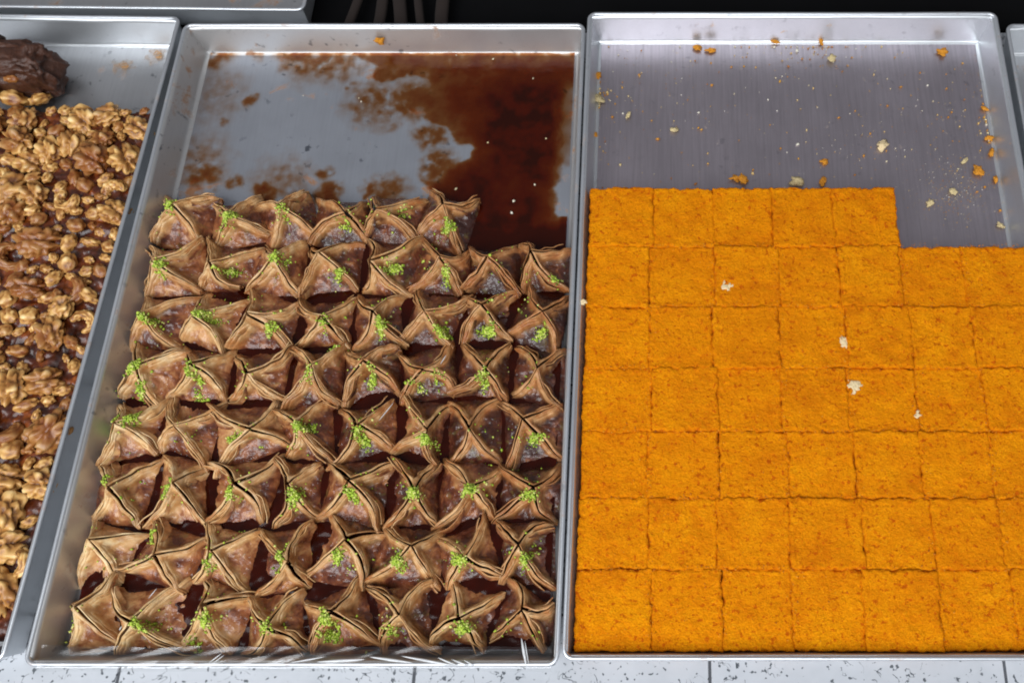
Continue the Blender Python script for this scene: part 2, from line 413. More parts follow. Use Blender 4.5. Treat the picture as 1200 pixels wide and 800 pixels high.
MX0, MX1, MY0, MY1 = -0.478, -0.078, 0.002, 0.600
RX0, RX1, RY0, RY1 = -0.0765, 0.3335, 0.006, 0.614
make_tray('syrup-stained aluminium tray holding the pinched filo pastries', MX0, MX1, MY0, MY1, M['alu_dull'], M['alu_wall_stained'], seed=1)
make_tray('clean brushed aluminium tray holding the orange pastry squares', RX0, RX1, RY0, RY1, M['alu_bright'], M['alu_wall_crumb'], seed=2)
LT = make_tray('aluminium tray holding the walnut and caramel slab', -0.8875, -0.4875, 0.008, 0.612, M['alu_left'], M['alu_wall'], R(-1.0), seed=3)
make_tray('aluminium tray behind the walnut tray, only its front rim in view', -0.756, -0.356, 0.6185, 1.2175, M['alu_left'], M['alu_wall'], R(-0.8), seed=4)
make_tray('empty aluminium tray showing as a sliver beyond the orange squares', 0.3395, 0.7395, -0.002, 0.599, M['alu_left'], M['alu_wall'], seed=5)

# ------------------------------------------------------------------ orange squares
ORD = ['first', 'second', 'third', 'fourth', 'fifth', 'sixth', 'seventh', 'eighth']
def square_mesh(wx, wy, hh, seed, rag):
    n = 60
    u = np.linspace(-1, 1, n); 
    U, Vv = np.meshgrid(u, u, indexing='ij')
    # uneven cut edges
    ex0 = -wx / 2 + 0.0011 * fbm(Vv * 5, 0.3, 0, seed, 5) * rag; ex1 = wx / 2 + 0.0011 * fbm(Vv * 5, 0.7, 4, seed + 1, 5) * rag
    ey0 = -wy / 2 + 0.0011 * fbm(U * 5, 0.3, 8, seed + 2, 5) * rag; ey1 = wy / 2 + 0.0011 * fbm(U * 5, 0.7, 12, seed + 3, 5) * rag
    X = ex0 + (ex1 - ex0) * (U + 1) / 2; Y = ey0 + (ey1 - ey0) * (Vv + 1) / 2
    ed = np.minimum((1 - abs(U)) * wx / 2, (1 - abs(Vv)) * wy / 2)
    Z = hh + 0.0009 * fbm(X * 70, Y * 70, 0, seed + 4, 4) + 0.0005 * noise(X * 420, Y * 420, 0, seed + 5)
    op = np.clip(0.02 + 1.7 * noise(X * 80, Y * 80, 2, seed + 6) + 0.8 * noise(X * 260, Y * 260, 2, seed + 7), 0, 1)
    Z = Z - (0.0003 + 0.0040 * op) * np.exp(-(ed / (0.0007 + 0.0008 * op)) ** 1.5)
    Z = Z + 0.0011 * np.exp(-((ed - 0.0026) / 0.0016) ** 2) * (0.3 + noise(X * 200, Y * 200, 5, seed + 8))
    cut_tone = np.clip(np.exp(-ed / 0.0010) * (0.2 + 1.0 * op), 0, 1)
    V = [np.stack([X, Y, Z], -1).reshape(-1, 3)]; A = [cut_tone.ravel()]
    F = [gridF(n, n)]
    # ragged sides down to the tray
    ring = np.concatenate([np.arange(n) * n, (n - 1) * n + np.arange(1, n), (np.arange(n - 2, -1, -1)) * n + n - 1, np.arange(n - 2, 0, -1)])
    m = len(ring); top = V[0][ring]; c = np.zeros(3)
    prev = ring; off = n * n
    for k, f in enumerate((0.8, 0.55, 0.28, 0.0)):
        p = top.copy(); p[:, 2] = top[:, 2] * f
        out = p[:, :2] / np.linalg.norm(p[:, :2], axis=1)[:, None]
        p[:, :2] += out * (0.0006 * noise(p[:, 0] * 260, p[:, 1] * 260, p[:, 2] * 260 + 5, seed + 9) - 0.0002)[:, None]
        V.append(p); A.append(np.full(m, 0.35)); idx = off + np.arange(m); off += m
        F.append(np.stack([prev, idx, np.roll(idx, -1), np.roll(prev, -1)], 1)); prev = idx
    return mesh_from('square', np.concatenate(V), np.concatenate(F), {'cut_tone': np.concatenate(A)})
rows_y = [0.0138, 0.0735, 0.1290, 0.1845, 0.2400, 0.2970, 0.3560, 0.4165]      # cut lines, front to back
KX0, KX1 = -0.0680, 0.3250
rowname = ['front row', 'second row from the front', 'third row from the front', 'fourth row from the front', 'third row from the back', 'second row from the back', 'back row']
sq = 0
for r in range(7):
    ncol = 5 if r == 6 else 7
    drift = [0.0022 * math.sin(r * 2.1 + c * 1.3) for c in range(8)]; drift[0] = 0; drift[7] = 0
    for c in range(ncol):
        p = (KX1 - KX0) / 7
        xa, xb = KX0 + p * c + drift[c], KX0 + p * (c + 1) + drift[c + 1]
        ya, yb = rows_y[r], rows_y[r + 1]
        g = -0.0008
        hh = 0.0245 + 0.0011 * random.uniform(-1, 1)
        me = square_mesh(xb - xa - g, yb - ya - g, hh, 100 + sq * 17, 1.0)
        o = obj('orange_pastry_square', me, M['orange'], None, ((xa + xb) / 2, (ya + yb) / 2 + random.uniform(-0.0006, 0.0006), 0.0026))
        o.rotation_euler = (R(random.uniform(-1.0, 1.0)), R(random.uniform(-1.0, 1.0)), R(random.uniform(-0.7, 0.7)))
        extra = ' beside the gap' if (r == 6 and c == 4) else ''
        tag(o, 'crumbly orange pastry square%s, %s from the left in the %s' % (extra, ORD[c], rowname[r]), 'pastry', 'orange pastry squares in the tray')
        sq += 1

# ------------------------------------------------------------------ pinched filo pastries
def petal_mesh(C, P0, P1, H, Hb, bow0, bow1, seed, wet):
    """one side of the pouch, a soft triangle between two pinched seams; C apex, P0/P1 corner tips (x,y,z)"""
    ns, nt = 24, 34
    rg = np.random.default_rng(seed); eb = rg.uniform(-0.0032, 0.0036); pw = rg.uniform(1.6, 3.0)
    s = np.linspace(0.0, 1.0, ns) ** 0.9
    def seam(P, bow, sd):
        d = np.array(P[:2]) - np.array(C[:2]); L = np.linalg.norm(d); d = d / L; nrm = np.array([-d[1], d[0]])
        lat = bow * np.sin(s * math.pi) + 0.0026 * noise(s * 3.1, sd * 1.7, 0, sd) * s
        xy = np.array(C[:2])[None] + d[None] * (s * L)[:, None] + nrm[None] * lat[:, None]
        z = H * (1 - s) + P[2] * s - 0.0016 * np.sin(s * math.pi) + 0.0026 * noise(s * 3.6, 3.1, sd * 0.37, sd + 1) * np.sin(s * math.pi * 0.8)
        z = z - 0.006 * np.clip(s - 0.86, 0, 1) / 0.14 * 0.5
        return xy, z
    A, zA = seam(P0, bow0, int(P0[3])); B, zB = seam(P1, bow1, int(P1[3]))
    # keep a slit between the lips of neighbouring sides
    mid = (A + B) / 2
    wv = B - A; wl = np.linalg.norm(wv, axis=1); wn = wv / np.maximum(wl, 1e-6)[:, None]
    rc = 0.0008 + 0.0005 * abs(math.sin(seed * 1.7)); gap = np.minimum(rc * 0.85 + 0.0011 * np.clip(noise(s * 2.6, 0, seed * 0.31, seed) + 0.05, 0, 1), wl * 0.35 + 0.0002)
    zA = zA + 0.0016 * math.sin(seed * 2.3) * s * (1.2 - s) * 2; zB = zB + 0.0016 * math.sin(seed * 3.1 + 1) * s * (1.2 - s) * 2
    A = A + wn * gap[:, None]; B = B - wn * gap[:, None]; wl = np.linalg.norm(B - A, axis=1)
    t = np.sin(np.linspace(-1, 1, nt) * math.pi / 2)
    ax = (np.array(P0[:2]) + np.array(P1[:2])) / 2 - np.array(C[:2]); ax = ax / np.linalg.norm(ax)
    dl, dr = 0.0032 + 0.0020 * noise(s * 2.4, 1, 0, seed), 0.0032 + 0.0020 * noise(s * 2.4, 2, 0, seed)
    def surf(S, tt):
        """S index array (ns,), tt (ns,k) -> xyz, distance to nearest seam"""
        f = (tt + 1) / 2
        xy = A[:, None] * (1 - f[..., None]) + B[:, None] * f[..., None]
        dA = f * wl[:, None]; dB = (1 - f) * wl[:, None]
        zb = Hb * (1 - (s * 0.985) ** pw) * (1 - 0.25 * np.exp(-(s / 0.2) ** 2))
        zb = zb[:, None] * (1 - 0.10 * tt ** 2)
        lump = fbm(xy[..., 0] * 95 + seed, xy[..., 1] * 95, 0, seed, 3) * 0.0020 * np.sin(np.clip(s, 0, 1) * math.pi)[:, None]
        crease = 0.0015 * np.abs(noise(tt * 4.5 + seed, s[:, None] * 1.2, 0, seed + 3)) * (1 - tt ** 2)
        zb = zb + lump - crease
        wA = np.exp(-(dA / dl[:, None]) ** 1.5); wB = np.exp(-(dB / dr[:, None]) ** 1.5)
        tot = wA + wB; sc_ = np.where(tot > 1, 1 / np.maximum(tot, 1e-6), 1); wA = wA * sc_; wB = wB * sc_
        z = zb * (1 - wA - wB) + zA[:, None] * wA + zB[:, None] * wB
        z = z + 0.00022 * np.sin(np.minimum(dA, dB) / 0.0013 * 2 * math.pi + 2 * noise(s * 5, 0, 0, seed + 8)[:, None]) * np.exp(-(np.minimum(dA, dB) / 0.0045) ** 2)
        dm = np.minimum(dA, dB); z = z + 0.0006 * np.exp(-((dm - 0.0018) / 0.0010) ** 2) * sstep(0.1, 0.3, s)[:, None]
        push = 0.0026 * np.sin(s * math.pi)[:, None] * (1 - tt ** 2) * (wl[:, None] / wl.max())
        push = push + eb * (1 - tt ** 2) * (s ** 2)[:, None]
        xy = xy + ax[None, None] * push[..., None]
        z = np.maximum(z, 0.0006)
        return np.concatenate([xy, z[..., None]], -1), np.minimum(dA, dB)
    T = np.repeat(t[None], ns, 0)
    body, dist = surf(None, T)
    # curled lips
    def curl(edge, side, drop=0.0040):
        out = []
        for th in (0.7, 1.4, 2.1, 2.8):
            q = edge.copy(); q[:, :2] += side * wn * (rc * math.sin(th)); q[:, 2] += rc * (math.cos(th) - 1); out.append(q)
        q = out[-1].copy(); q[:, :2] -= side * wn * 0.0002; q[:, 2] -= drop; out.append(q)
        return out
    le = curl(body[:, 0], -1.0); re = curl(body[:, -1], 1.0)
    full = np.stack(le[::-1] + [body[:, k] for k in range(nt)] + re, 1)
    full[:, :, 2] = np.maximum(full[:, :, 2], 0.0004)
    k = full.shape[1]
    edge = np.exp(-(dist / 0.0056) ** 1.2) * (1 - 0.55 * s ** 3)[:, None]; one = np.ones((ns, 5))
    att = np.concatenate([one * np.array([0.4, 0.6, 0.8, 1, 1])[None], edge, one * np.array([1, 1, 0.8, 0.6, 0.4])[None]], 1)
    tip = np.repeat((np.clip(s, 0, 1) ** 2)[:, None], k, 1)
    Vs, Fs, As, Ts = [full.reshape(-1, 3)], [gridF(ns, k)[:, ::-1]], [att.ravel()], [tip.ravel()]
    off = ns * k
    # extra leaves of dough lying along each lip
    for side in (0, 1):
        for layer in range(2):
            d0 = 0.0058 - 0.0018 * layer; d1 = 0.0012 + 0.0011 * (1 - layer) + 0.0009 * noise(s * 3.3, layer, side, seed + 20)
            lift = rg.uniform(0.0003, 0.0014)
            cols = []
            dd = np.linspace(0, 1, 6)
            D = d0 * (1 - dd)[None] + d1[:, None] * dd[None]
            D = np.minimum(D, wl[:, None] * 0.46)
            f = D / np.maximum(wl, 1e-5)[:, None]; tt = (-1 + 2 * f) if side == 0 else (1 - 2 * f)
            pts, _ = surf(None, tt)
            pts[..., 2] += (-0.0004 + (lift + 0.0006) * dd[None] ** 1.5) * sstep(0.12, 0.35, s)[:, None]
            sg = -1.0 if side == 0 else 1.0
            cc = curl(pts[:, -1], sg, drop=0.001)
            st = np.concatenate([pts, np.stack(cc, 1)], 1); st[..., 2] = np.maximum(st[..., 2], 0.0004)
            st = st[4:]; kk = st.shape[1]
            Vs.append(st.reshape(-1, 3)); ff = gridF(st.shape[0], kk, off); Fs.append(ff[:, ::-1] if side else ff)
            off += st.shape[0] * kk
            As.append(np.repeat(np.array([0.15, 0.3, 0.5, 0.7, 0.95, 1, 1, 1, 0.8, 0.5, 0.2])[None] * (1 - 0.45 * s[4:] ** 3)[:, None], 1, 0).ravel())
            Ts.append(np.repeat((s[4:] ** 2)[:, None], kk, 1).ravel())
    return mesh_from('pastry_fold', np.concatenate(Vs), np.concatenate(Fs), {'edge': np.concatenate(As), 'tip': np.concatenate(Ts), 'wet': np.full(len(np.concatenate(As)), wet)})

def leaf_mesh(C, P, H, bow, side, seed, wet):
    """a separate leaf of dough standing beside one pinched seam"""
    rg = np.random.default_rng(seed); n, m = 18, 7
    s0, s1 = rg.uniform(0.10, 0.35), rg.uniform(0.80, 1.02)
    s = np.linspace(s0, s1, n); u = np.linspace(0, 1, n)
    d = np.array(P[:2]) - np.array(C[:2]); L = np.linalg.norm(d); d = d / L; nr = np.array([-d[1], d[0]])
    off = side * (rg.uniform(0.0020, 0.0044) + 0.0020 * noise(u * 2.2, 0, seed * 0.7, seed)) * sstep(0.0, 0.5, s)
    lat = bow * np.sin(s * math.pi) + off
    zr = H * (1 - s) + P[2] * s - 0.0028 * np.sin(s * math.pi) + rg.uniform(-0.0035, 0.0004) + 0.0022 * noise(u * 3.0, 5, seed * 0.3, seed + 2)
    wd = (rg.uniform(0.005, 0.008)) * np.sin(np.clip(u * 0.9 + 0.06, 0, 1) * math.pi) ** 0.5
    v = np.linspace(0, 1, m)
    flare = rg.uniform(0.10, 0.55)
    X, E = [], []
    for k, vv in enumerate(v):
        lo = lat + side * wd * (flare * (1 - vv) + 0.25 * (vv - 0.55) ** 2 + (0.10 if vv > 0.9 else 0))
        xy = np.array(C[:2])[None] + d[None] * (s * L)[:, None] + nr[None] * lo[:, None]
        z = zr - wd * (1 - vv) * 0.9 - (0.0004 if vv > 0.95 else 0)
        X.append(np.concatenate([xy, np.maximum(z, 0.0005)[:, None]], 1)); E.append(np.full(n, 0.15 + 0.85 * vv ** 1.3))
    front = np.stack(X, 1); nrm = np.array([nr[0], nr[1], 0.0]) * side
    back = front - nrm[None, None] * 0.0005
    full = np.concatenate([front, back[:, ::-1]], 1); kk = full.shape[1]
    full[..., 2] = np.maximum(full[..., 2], 0.0005)
    E = np.stack(E, 1); E = np.concatenate([E, E[:, ::-1]], 1)
    return mesh_from('filo_leaf', full.reshape(-1, 3), gridF(n, kk), {'edge': E.ravel(), 'tip': np.repeat((s ** 2)[:, None], kk, 1).ravel(), 'wet': np.full(n * kk, wet)})

OCT = np.array([(1, 0, 0), (-1, 0, 0), (0, 1, 0), (0, -1, 0), (0, 0, 1), (0, 0, -1)], float)
OCF = np.array([(0, 2, 4), (2, 1, 4), (1, 3, 4), (3, 0, 4), (2, 0, 5), (1, 2, 5), (3, 1, 5), (0, 3, 5)])
def chips(pts, size, rg, tone):
    V, F, A = [], [], []
    for k, p in enumerate(pts):
        q = OCT * rg.uniform(0.45, 1.25, (6, 1)) * rg.uniform(0.6, 1.2, 3) * size[k]
        e = Euler(tuple(rg.uniform(0, 6.28, 3))).to_matrix(); q = q @ np.array(e).T + p
        V.append(q); F.append(OCF + 6 * k); A.append(np.full(6, tone[k]))
    return mesh_from('chips', np.concatenate(V), np.concatenate(F), {'tone': np.concatenate(A)}, smooth=False)

HEAPS = [(200,242,2),(269,255,3),(330,248,1),(398,257,1),(470,240,1),(522,260,3),
 (186,312,2),(261,310,2),(326,303,2),(392,315,2),(456,307,3),(520,318,2),(648,320,1),
 (170,372,2),(238,368,3),(313,380,2),(378,376,1),(385,402,1),(445,380,3),(515,384,3),(568,380,3),(632,384,2),
 (157,430,3),(160,455,2),(225,437,2),(222,460,1),(362,438,1),(430,438,2),(485,448,1),(565,443,2),(510,440,1),
 (125,495,2),(150,487,3),(268,508,2),(354,500,3),(420,510,3),(498,515,3),(625,510,2),
 (120,565,1),(192,570,3),(268,577,2),(342,580,3),(410,578,2),(484,578,3),(550,574,3),(620,580,2),
 (155,612,1),(170,625,1),(325,655,3),(393,650,2),(466,657,3),(537,655,3),(615,655,2),(240,662,1),
 (163,733,2),(242,727,2),(215,755,1),(313,735,1),(382,725,3),(380,745,2),(540,735,3),(455,740,1)]
heaps = [(on_plane(a, b, 0.029), c) for a, b, c in HEAPS]
NX, NY = 8, 8
PX0, PPITCH_X, PY0, PPITCH_Y = -0.4475, 0.0484, 0.0365, 0.0508
FZ = 0.0032
places = [(i, j) for j in range(NY) for i in range(NX) if not (j == NY - 1 and i > 5)]
cent = {(i, j): (PX0 + PPITCH_X * i + random.uniform(-0.0020, 0.0020), PY0 + PPITCH_Y * j + random.uniform(-0.0028, 0.0028) * (j > 0)) for i, j in places}
heap_of = {k: [] for k in places}
for (hx_, hy_), c in heaps:
    k = min(places, key=lambda q: (cent[q][0] - hx_) ** 2 + (cent[q][1] - hy_) ** 2); heap_of[k].append((hx_ - cent[k][0], hy_ - cent[k][1], c))
# where four pieces meet their tips share a place
node = {(i, j): (PX0 + PPITCH_X * (i - 0.5) + (random.uniform(-0.0050, 0.0050) if i else random.uniform(-0.004, 0.0)), PY0 + PPITCH_Y * (j - 0.5) + (random.uniform(-0.0062, 0.0062) if j else -0.0015)) for i in range(NX + 1) for j in range(NY + 1)}
prow = {7: 'back row', 6: 'second row from the back', 5: 'third row from the back', 4: 'fourth row from the back', 3: 'fourth row from the front', 2: 'third row from the front', 1: 'second row from the front', 0: 'front row'}
for (i, j) in places:
    cx, cy = cent[(i, j)]; seed = 1000 + i * 37 + j * 411; rg = np.random.default_rng(seed)
    H = rg.uniform(0.0255, 0.0325); C = (float(np.clip(rg.normal(-0.001, 0.0056), -0.010, 0.010)), float(np.clip(rg.normal(0.001, 0.0046), -0.008, 0.009))); spin = float(np.clip(rg.normal(0, 0.18), -0.32, 0.32)); grow = rg.uniform(1.00, 1.13)
    corners = []
    for q, (a, b) in enumerate(((0, 0), (1, 0), (1, 1), (0, 1))):
        nx_, ny_ = node[(i + a, j + b)]
        tx, ty = nx_ - cx, ny_ - cy; L = math.hypot(tx, ty); f = grow * (L + rg.uniform(-0.0030, 0.0020)) / L
        tx, ty = tx * math.cos(spin) - ty * math.sin(spin), tx * math.sin(spin) + ty * math.cos(spin)
        tx = max(min(tx * f, MX1 - 0.0075 - cx), MX0 + 0.0075 - cx); ty = max(ty * f, MY0 + 0.0085 - cy)
        corners.append((tx, ty, rg.uniform(0.004, 0.0185), seed + q * 5 + 1))
    wet = float(np.clip(0.10 + 0.085 * i + 0.045 * j + rg.normal(0, 0.10), 0, 1))      # syrup has run towards the puddle corner
    bows = rg.uniform(-0.0062, 0.0062, 4)
    t = empty('filo_pastry', (cx, cy, FZ))
    hs = heap_of[(i, j)]; tot = sum(c for _, _, c in hs)
    look = 'heaped with green pistachio' if tot >= 3 else ('with some green pistachio' if tot == 2 else ('with few pistachio crumbs' if tot == 1 else 'almost bare of pistachio'))
    tag(t, 'pinched filo pastry %s, %s from the left, %s' % (look, ORD[i], prow[j]), 'pastry', 'pinched filo pastries in the tray')
    allv = []
    for q in range(4):
        od = np.array(corners[q][:2]) + np.array(corners[(q + 1) % 4][:2]) - 2 * np.array(C); od = od / np.linalg.norm(od) * rg.uniform(0.0002, 0.0026)
        me = petal_mesh((C[0] + od[0], C[1] + od[1]), corners[q], corners[(q + 1) % 4], H, H * rg.uniform(0.26, 0.62), bows[q], bows[(q + 1) % 4], seed + q * 3, wet)
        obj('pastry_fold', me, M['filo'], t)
        v = np.empty(len(me.vertices) * 3, np.float32); me.vertices.foreach_get('co', v); allv.append(v.reshape(-1, 3))
    for q in range(4):
        for side in (-1, 1):
            if rg.uniform() < 0.5:
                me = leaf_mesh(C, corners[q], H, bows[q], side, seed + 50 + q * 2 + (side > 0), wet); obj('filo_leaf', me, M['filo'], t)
                v = np.empty(len(me.vertices) * 3, np.float32); me.vertices.foreach_get('co', v); allv.append(v.reshape(-1, 3))
    allv = np.concatenate(allv)
    pts, size, tone = [], [], []
    hs = hs + [(rg.uniform(-0.012, 0.012), rg.uniform(-0.012, 0.012), 0)]
    for hx_, hy_, c in hs:
        n = (16, 60, 150, 260)[c]; sg = (0.010, 0.0036, 0.0034, 0.0037)[c]; el = rg.uniform(0, 3.14)
        a = rg.normal(0, sg, n); b = rg.normal(0, sg * 0.62, n)
        for k in range(n):
            x = hx_ + a[k] * math.cos(el) - b[k] * math.sin(el); y = hy_ + a[k] * math.sin(el) + b[k] * math.cos(el)
            x = min(max(x, -0.024), 0.024); y = min(max(y, -0.024), 0.024)
            d2 = (allv[:, 0] - x) ** 2 + (allv[:, 1] - y) ** 2
            near = allv[d2 < 0.0014 ** 2]
            z = near[:, 2].max() if len(near) else allv[d2.argmin(), 2]
            pile = 0.0032 * (c / 3) * math.exp(-(a[k] ** 2 + b[k] ** 2) / (sg * 0.8) ** 2) * rg.uniform(0, 1)
            pts.append((x, y, z + 0.0003 + pile)); size.append(0.0005 + 0.0014 * rg.uniform() ** 1.6); tone.append(np.clip(rg.normal(0.56, 0.28), 0, 1))
    p = obj('pistachio_topping', chips(np.array(pts), size, rg, tone), M['pistachio'], t)
    p['kind'] = 'stuff'

# ------------------------------------------------------------------ syrup in the pastry tray
def poly_sd(X, Y, poly):
    """signed distance, positive inside"""
    P = np.array(poly); Q = np.roll(P, -1, 0); ins = np.zeros(X.shape, bool); dmin = np.full(X.shape, 9.0)
    for (ax, ay), (bx, by) in zip(P, Q):
        ex, ey = bx - ax, by - ay; wx, wy = X - ax, Y - ay
        tt = np.clip((wx * ex + wy * ey) / (ex * ex + ey * ey), 0, 1)
        dmin = np.minimum(dmin, np.hypot(wx - ex * tt, wy - ey * tt))
        cond = (ay > Y) != (by > Y)
        ins ^= cond & (X < (bx - ax) * (Y - ay) / (by - ay + 1e-12) + ax)
    return np.where(ins, dmin, -dmin)
outline = [(404,57),(690,57),(690,196),(662,200),(652,225),(656,262),(640,275),(650,330),(480,330),(470,250),(498,243),(503,228),(494,206),(512,205),(553,176),(532,168),(527,150),(496,142),(470,122),(462,108),(500,98),(478,88),(446,98),(436,80),(420,66)]
core = [(560,110),(600,95),(668,95),(664,170),(648,200),(640,330),(500,330),(515,238),(540,205),(566,178)]
FL = 0.0034
outline = [on_plane(a, b, FL) for a, b in outline]; core = [on_plane(a, b, FL) for a, b in core]
xs = np.arange(-0.4655, -0.0905, 0.0010); ys = np.arange(0.33, 0.5905, 0.0010)
X, Y = np.meshgrid(xs, ys, indexing='ij')
wx = X + 0.007 * fbm(X * 60, Y * 60, 0, 5, 5); wy = Y + 0.007 * fbm(X * 60, Y * 60, 7, 6, 5)
sd = poly_sd(wx, wy, outline); sdc = poly_sd(X + 0.01 * fbm(X * 30, Y * 30, 3, 8, 3), Y + 0.01 * fbm(X * 30, Y * 30, 9, 9, 3), core)
grain = fbm(X * 60, Y * 60, 4, 15, 3)
thick = sstep(-0.001, 0.0050, sd + 0.002 * grain) * (0.06 + 0.20 * np.clip(0.5 + grain, 0, 1)) + 0.20 * sstep(0.002, 0.030, sd) + 0.56 * sstep(-0.030, 0.022, sdc) * sstep(0.0, 0.008, sd)
thick = thick * (1 + 0.16 * fbm(X * 22, Y * 22, 2, 12, 2))
thick = thick * (1 - 0.85 * sstep(-0.112, -0.098, X + 0.006 * fbm(X * 70, Y * 45, 0, 44, 4)) * sstep(0.57, 0.54, Y))
for a, b, r_, k in [(222,90,9,.26),(219,112,10,.30),(215,135,12,.36),(211,158,12,.30),(208,178,14,.40),(204,198,14,.36),(226,72,10,.2),(240,205,20,.28),(275,212,12,.25),(310,225,18,.38),(382,205,11,.30),(385,228,18,.40),(430,222,12,.30),(292,118,8,.20),(262,140,7,.16),(375,72,22,.24),(350,62,30,.26),(410,100,8,.2),(250,62,30,.20),(460,150,10,.12),(200,215,14,.36),(345,232,10,.3),(300,60,14,.2),(392,66,42,.17),(360,80,30,.13),(440,120,40,.15),(480,118,34,.20),(520,104,30,.22),(505,160,22,.22),(515,195,24,.26),(330,215,40,.10),(230,190,44,.10),(250,110,50,.06),(455,225,26,.2)]:
    px_, py_ = on_plane(a, b, FL); rr = r_ * 0.00080
    d = np.hypot(wx - px_ + 0.0, wy - py_)
    thick = np.maximum(thick, k * sstep(rr * 1.35, rr * 0.1, d) * np.clip(0.65 + 0.8 * fbm(X * 110, Y * 110, 1, 14, 3), 0, 1.3))
thick = np.where(Y < 0.40, np.maximum(thick, 0.97 * sstep(0.405, 0.385, Y + 0.012 * fbm(X * 50, 0, 0, 33, 3))), thick)
edgefade = np.minimum(np.minimum(X + 0.4665, -0.0895 - X), 0.5915 - Y); thick = np.clip(thick * sstep(0, 0.002, edgefade), 0, 1)
F = gridF(len(xs), len(ys)); tf = thick.ravel(); keep = tf[F].max(1) > 0.004; F = F[keep]
Z = FL + 0.0009 * thick
V1 = np.stack([X, Y, Z], -1).reshape(-1, 3); used = np.unique(F); remap = np.full(len(V1), -1); remap[used] = np.arange(len(used))
V1 = V1[used]; F = remap[F]; T1 = tf[used]
xs2 = np.linspace(-0.4655, -0.0905, 160); ys2 = np.linspace(0.0145, 0.33, 160); X2, Y2 = np.meshgrid(xs2, ys2, indexing='ij')
V2 = np.stack([X2, Y2, FL + 0.0009 + 0.0030 * sstep(0.33, 0.31, Y2) + 0.0005 * noise(X2 * 30, Y2 * 30, 0, 3) + 0.0016 * np.abs(noise(X2 * 110, Y2 * 110, 0, 4))], -1).reshape(-1, 3)
syr = obj('spilled_syrup', mesh_from('syrup', np.concatenate([V1, V2]), np.concatenate([F, gridF(160, 160, len(V1))]), {'thick': np.concatenate([T1, np.clip(0.96 + 0.12 * noise(X2 * 60, Y2 * 60, 0, 8), 0, 1).ravel()])}), M['syrup'])
tag(syr, 'dark red-brown syrup puddle on the bare part of the pastry tray', 'syrup')
# small scraps on the bare metal of this tray
def crumb_mesh(seed, r, flat=0.5):
    rg = np.random.default_rng(seed)
    bm_v, bm_f = ICO3
    d = 0.9 + 0.75 * fbm(bm_v[:, 0] * 1.5 + seed, bm_v[:, 1] * 1.5, bm_v[:, 2] * 1.5, seed, 3)
    V = bm_v * d[:, None] * r * np.array([1.15, rg.uniform(0.5, 1.0), flat]); V[:, 2] -= V[:, 2].min()
    return mesh_from('crumb', V, bm_f)
import bmesh
def ico(sub):
    bm = bmesh.new(); bmesh.ops.create_icosphere(bm, subdivisions=sub, radius=1.0)
    V = np.array([v.co[:] for v in bm.verts]); F = np.array([[v.index for v in f.verts] for f in bm.faces]); bm.free(); return V, F
ICO = ico(2); ICO4 = ico(4); ICO3 = ico(3)

# ------------------------------------------------------------------ crumbs in the orange tray
BIG = [(817,57,5.5,0),(834,60,6,0),(1104,62,6.5,0),(1146,201,7,0),(1163,180,6,0),(934,214,9,1),(964,213,6,0),(983,138,4.5,0),(966,190,5,0),(790,153,5,1),(736,136,5,1),(718,137,4,0),(771,163,4.5,0),(749,88,4,0),(700,90,6,0),(701,117,7,1),(696,158,5,0),(1033,172,7,2),(934,60,4,2),(940,69,4,0),(908,50,5,0),(962,50,5,0),(975,70,6,1),(1024,88,4,1),(1056,102,4,0),(1109,104,4,0),(1168,211,5,0),(1175,247,4,0),(1154,219,4,0),(1145,225,4,0),(1130,189,5,1),(1012,183,4,0),(935,169,4,2),(819,132,3,2),(857,79,4,0),(834,100,4,0),(870,211,7,0),(862,210,6,0),(1160,163,5,0),(1162,128,5,0),(1172,265,5,1),(1116,225,5,1),(1090,238,5,1),(900,117,3,2),(882,203,4,1)]
SMALL = [q for q in BIG if q[2] < 4.9]; BIG = [q for q in BIG if q[2] >= 4.9]
def crumb_zone(a, b):
    return 'by the back wall of its tray' if b < 80 else 'near the side wall past the squares' if a > 1120 else 'touching the back row of squares' if b > 196 else 'close to the near corner wall' if a < 740 else 'out on the open metal'
zone_count = {}
BIG.sort()
seen_at = {0: 'orange crumb of pastry lying on the bare metal behind the squares', 1: 'pale golden crumb on the bare metal behind the squares', 2: 'whitish crumb on the bare metal behind the squares'}
for k, (a, b, s_, c) in enumerate(BIG):
    x, y = on_plane(a, b, 0.0030)
    x = min(x, RX1 - 0.014)
    zc = 0.0021
    o = obj('pastry_crumb', crumb_mesh(300 + k, s_ * 0.00070), M[('crumb', 'crumb_pale', 'white')[c]], None, (x, y, zc)); o.rotation_euler = (0, 0, random.uniform(0, 6.28))
    key = (c, crumb_zone(a, b)); zone_count[key] = zone_count.get(key, 0) + 1
    tag(o, '%s crumb %s, %s such from the left' % (('orange', 'pale golden', 'whitish')[c], key[1], ORD[min(7, zone_count[key] - 1)]), 'crumb', ('orange crumbs on the bare metal', 'pale crumbs on the bare metal', 'whitish crumbs on the bare metal')[c])
rg = np.random.default_rng(5)
pts, size, tone = [], [], []
def sprinkle(n, gen, smin, smax, z):
    for k in range(n):
        x, y = gen()
        pts.append((x, y, z)); size.append(rg.uniform(smin, smax)); tone.append(rg.uniform(0, 1))
def g1(): return (rg.uniform(RX0 + 0.013, RX1 - 0.014), 0.43 + 0.165 * rg.uniform(0, 1))
def gc(cx, cy, s): 
    q = on_plane(cx, cy, 0.003); 
    return lambda: (min(max(q[0] + rg.normal(0, s), RX0 + 0.012), RX1 - 0.014), min(max(q[1] + rg.normal(0, s * 0.7), 0.425), 0.598))
def gs(cx, cy, s):
    q = on_plane(cx, cy, 0.003)
    return lambda: (min(max(q[0] + rg.normal(0, s), 0.223), RX1 - 0.014), min(max(q[1] + rg.normal(0, s), 0.368), 0.598))
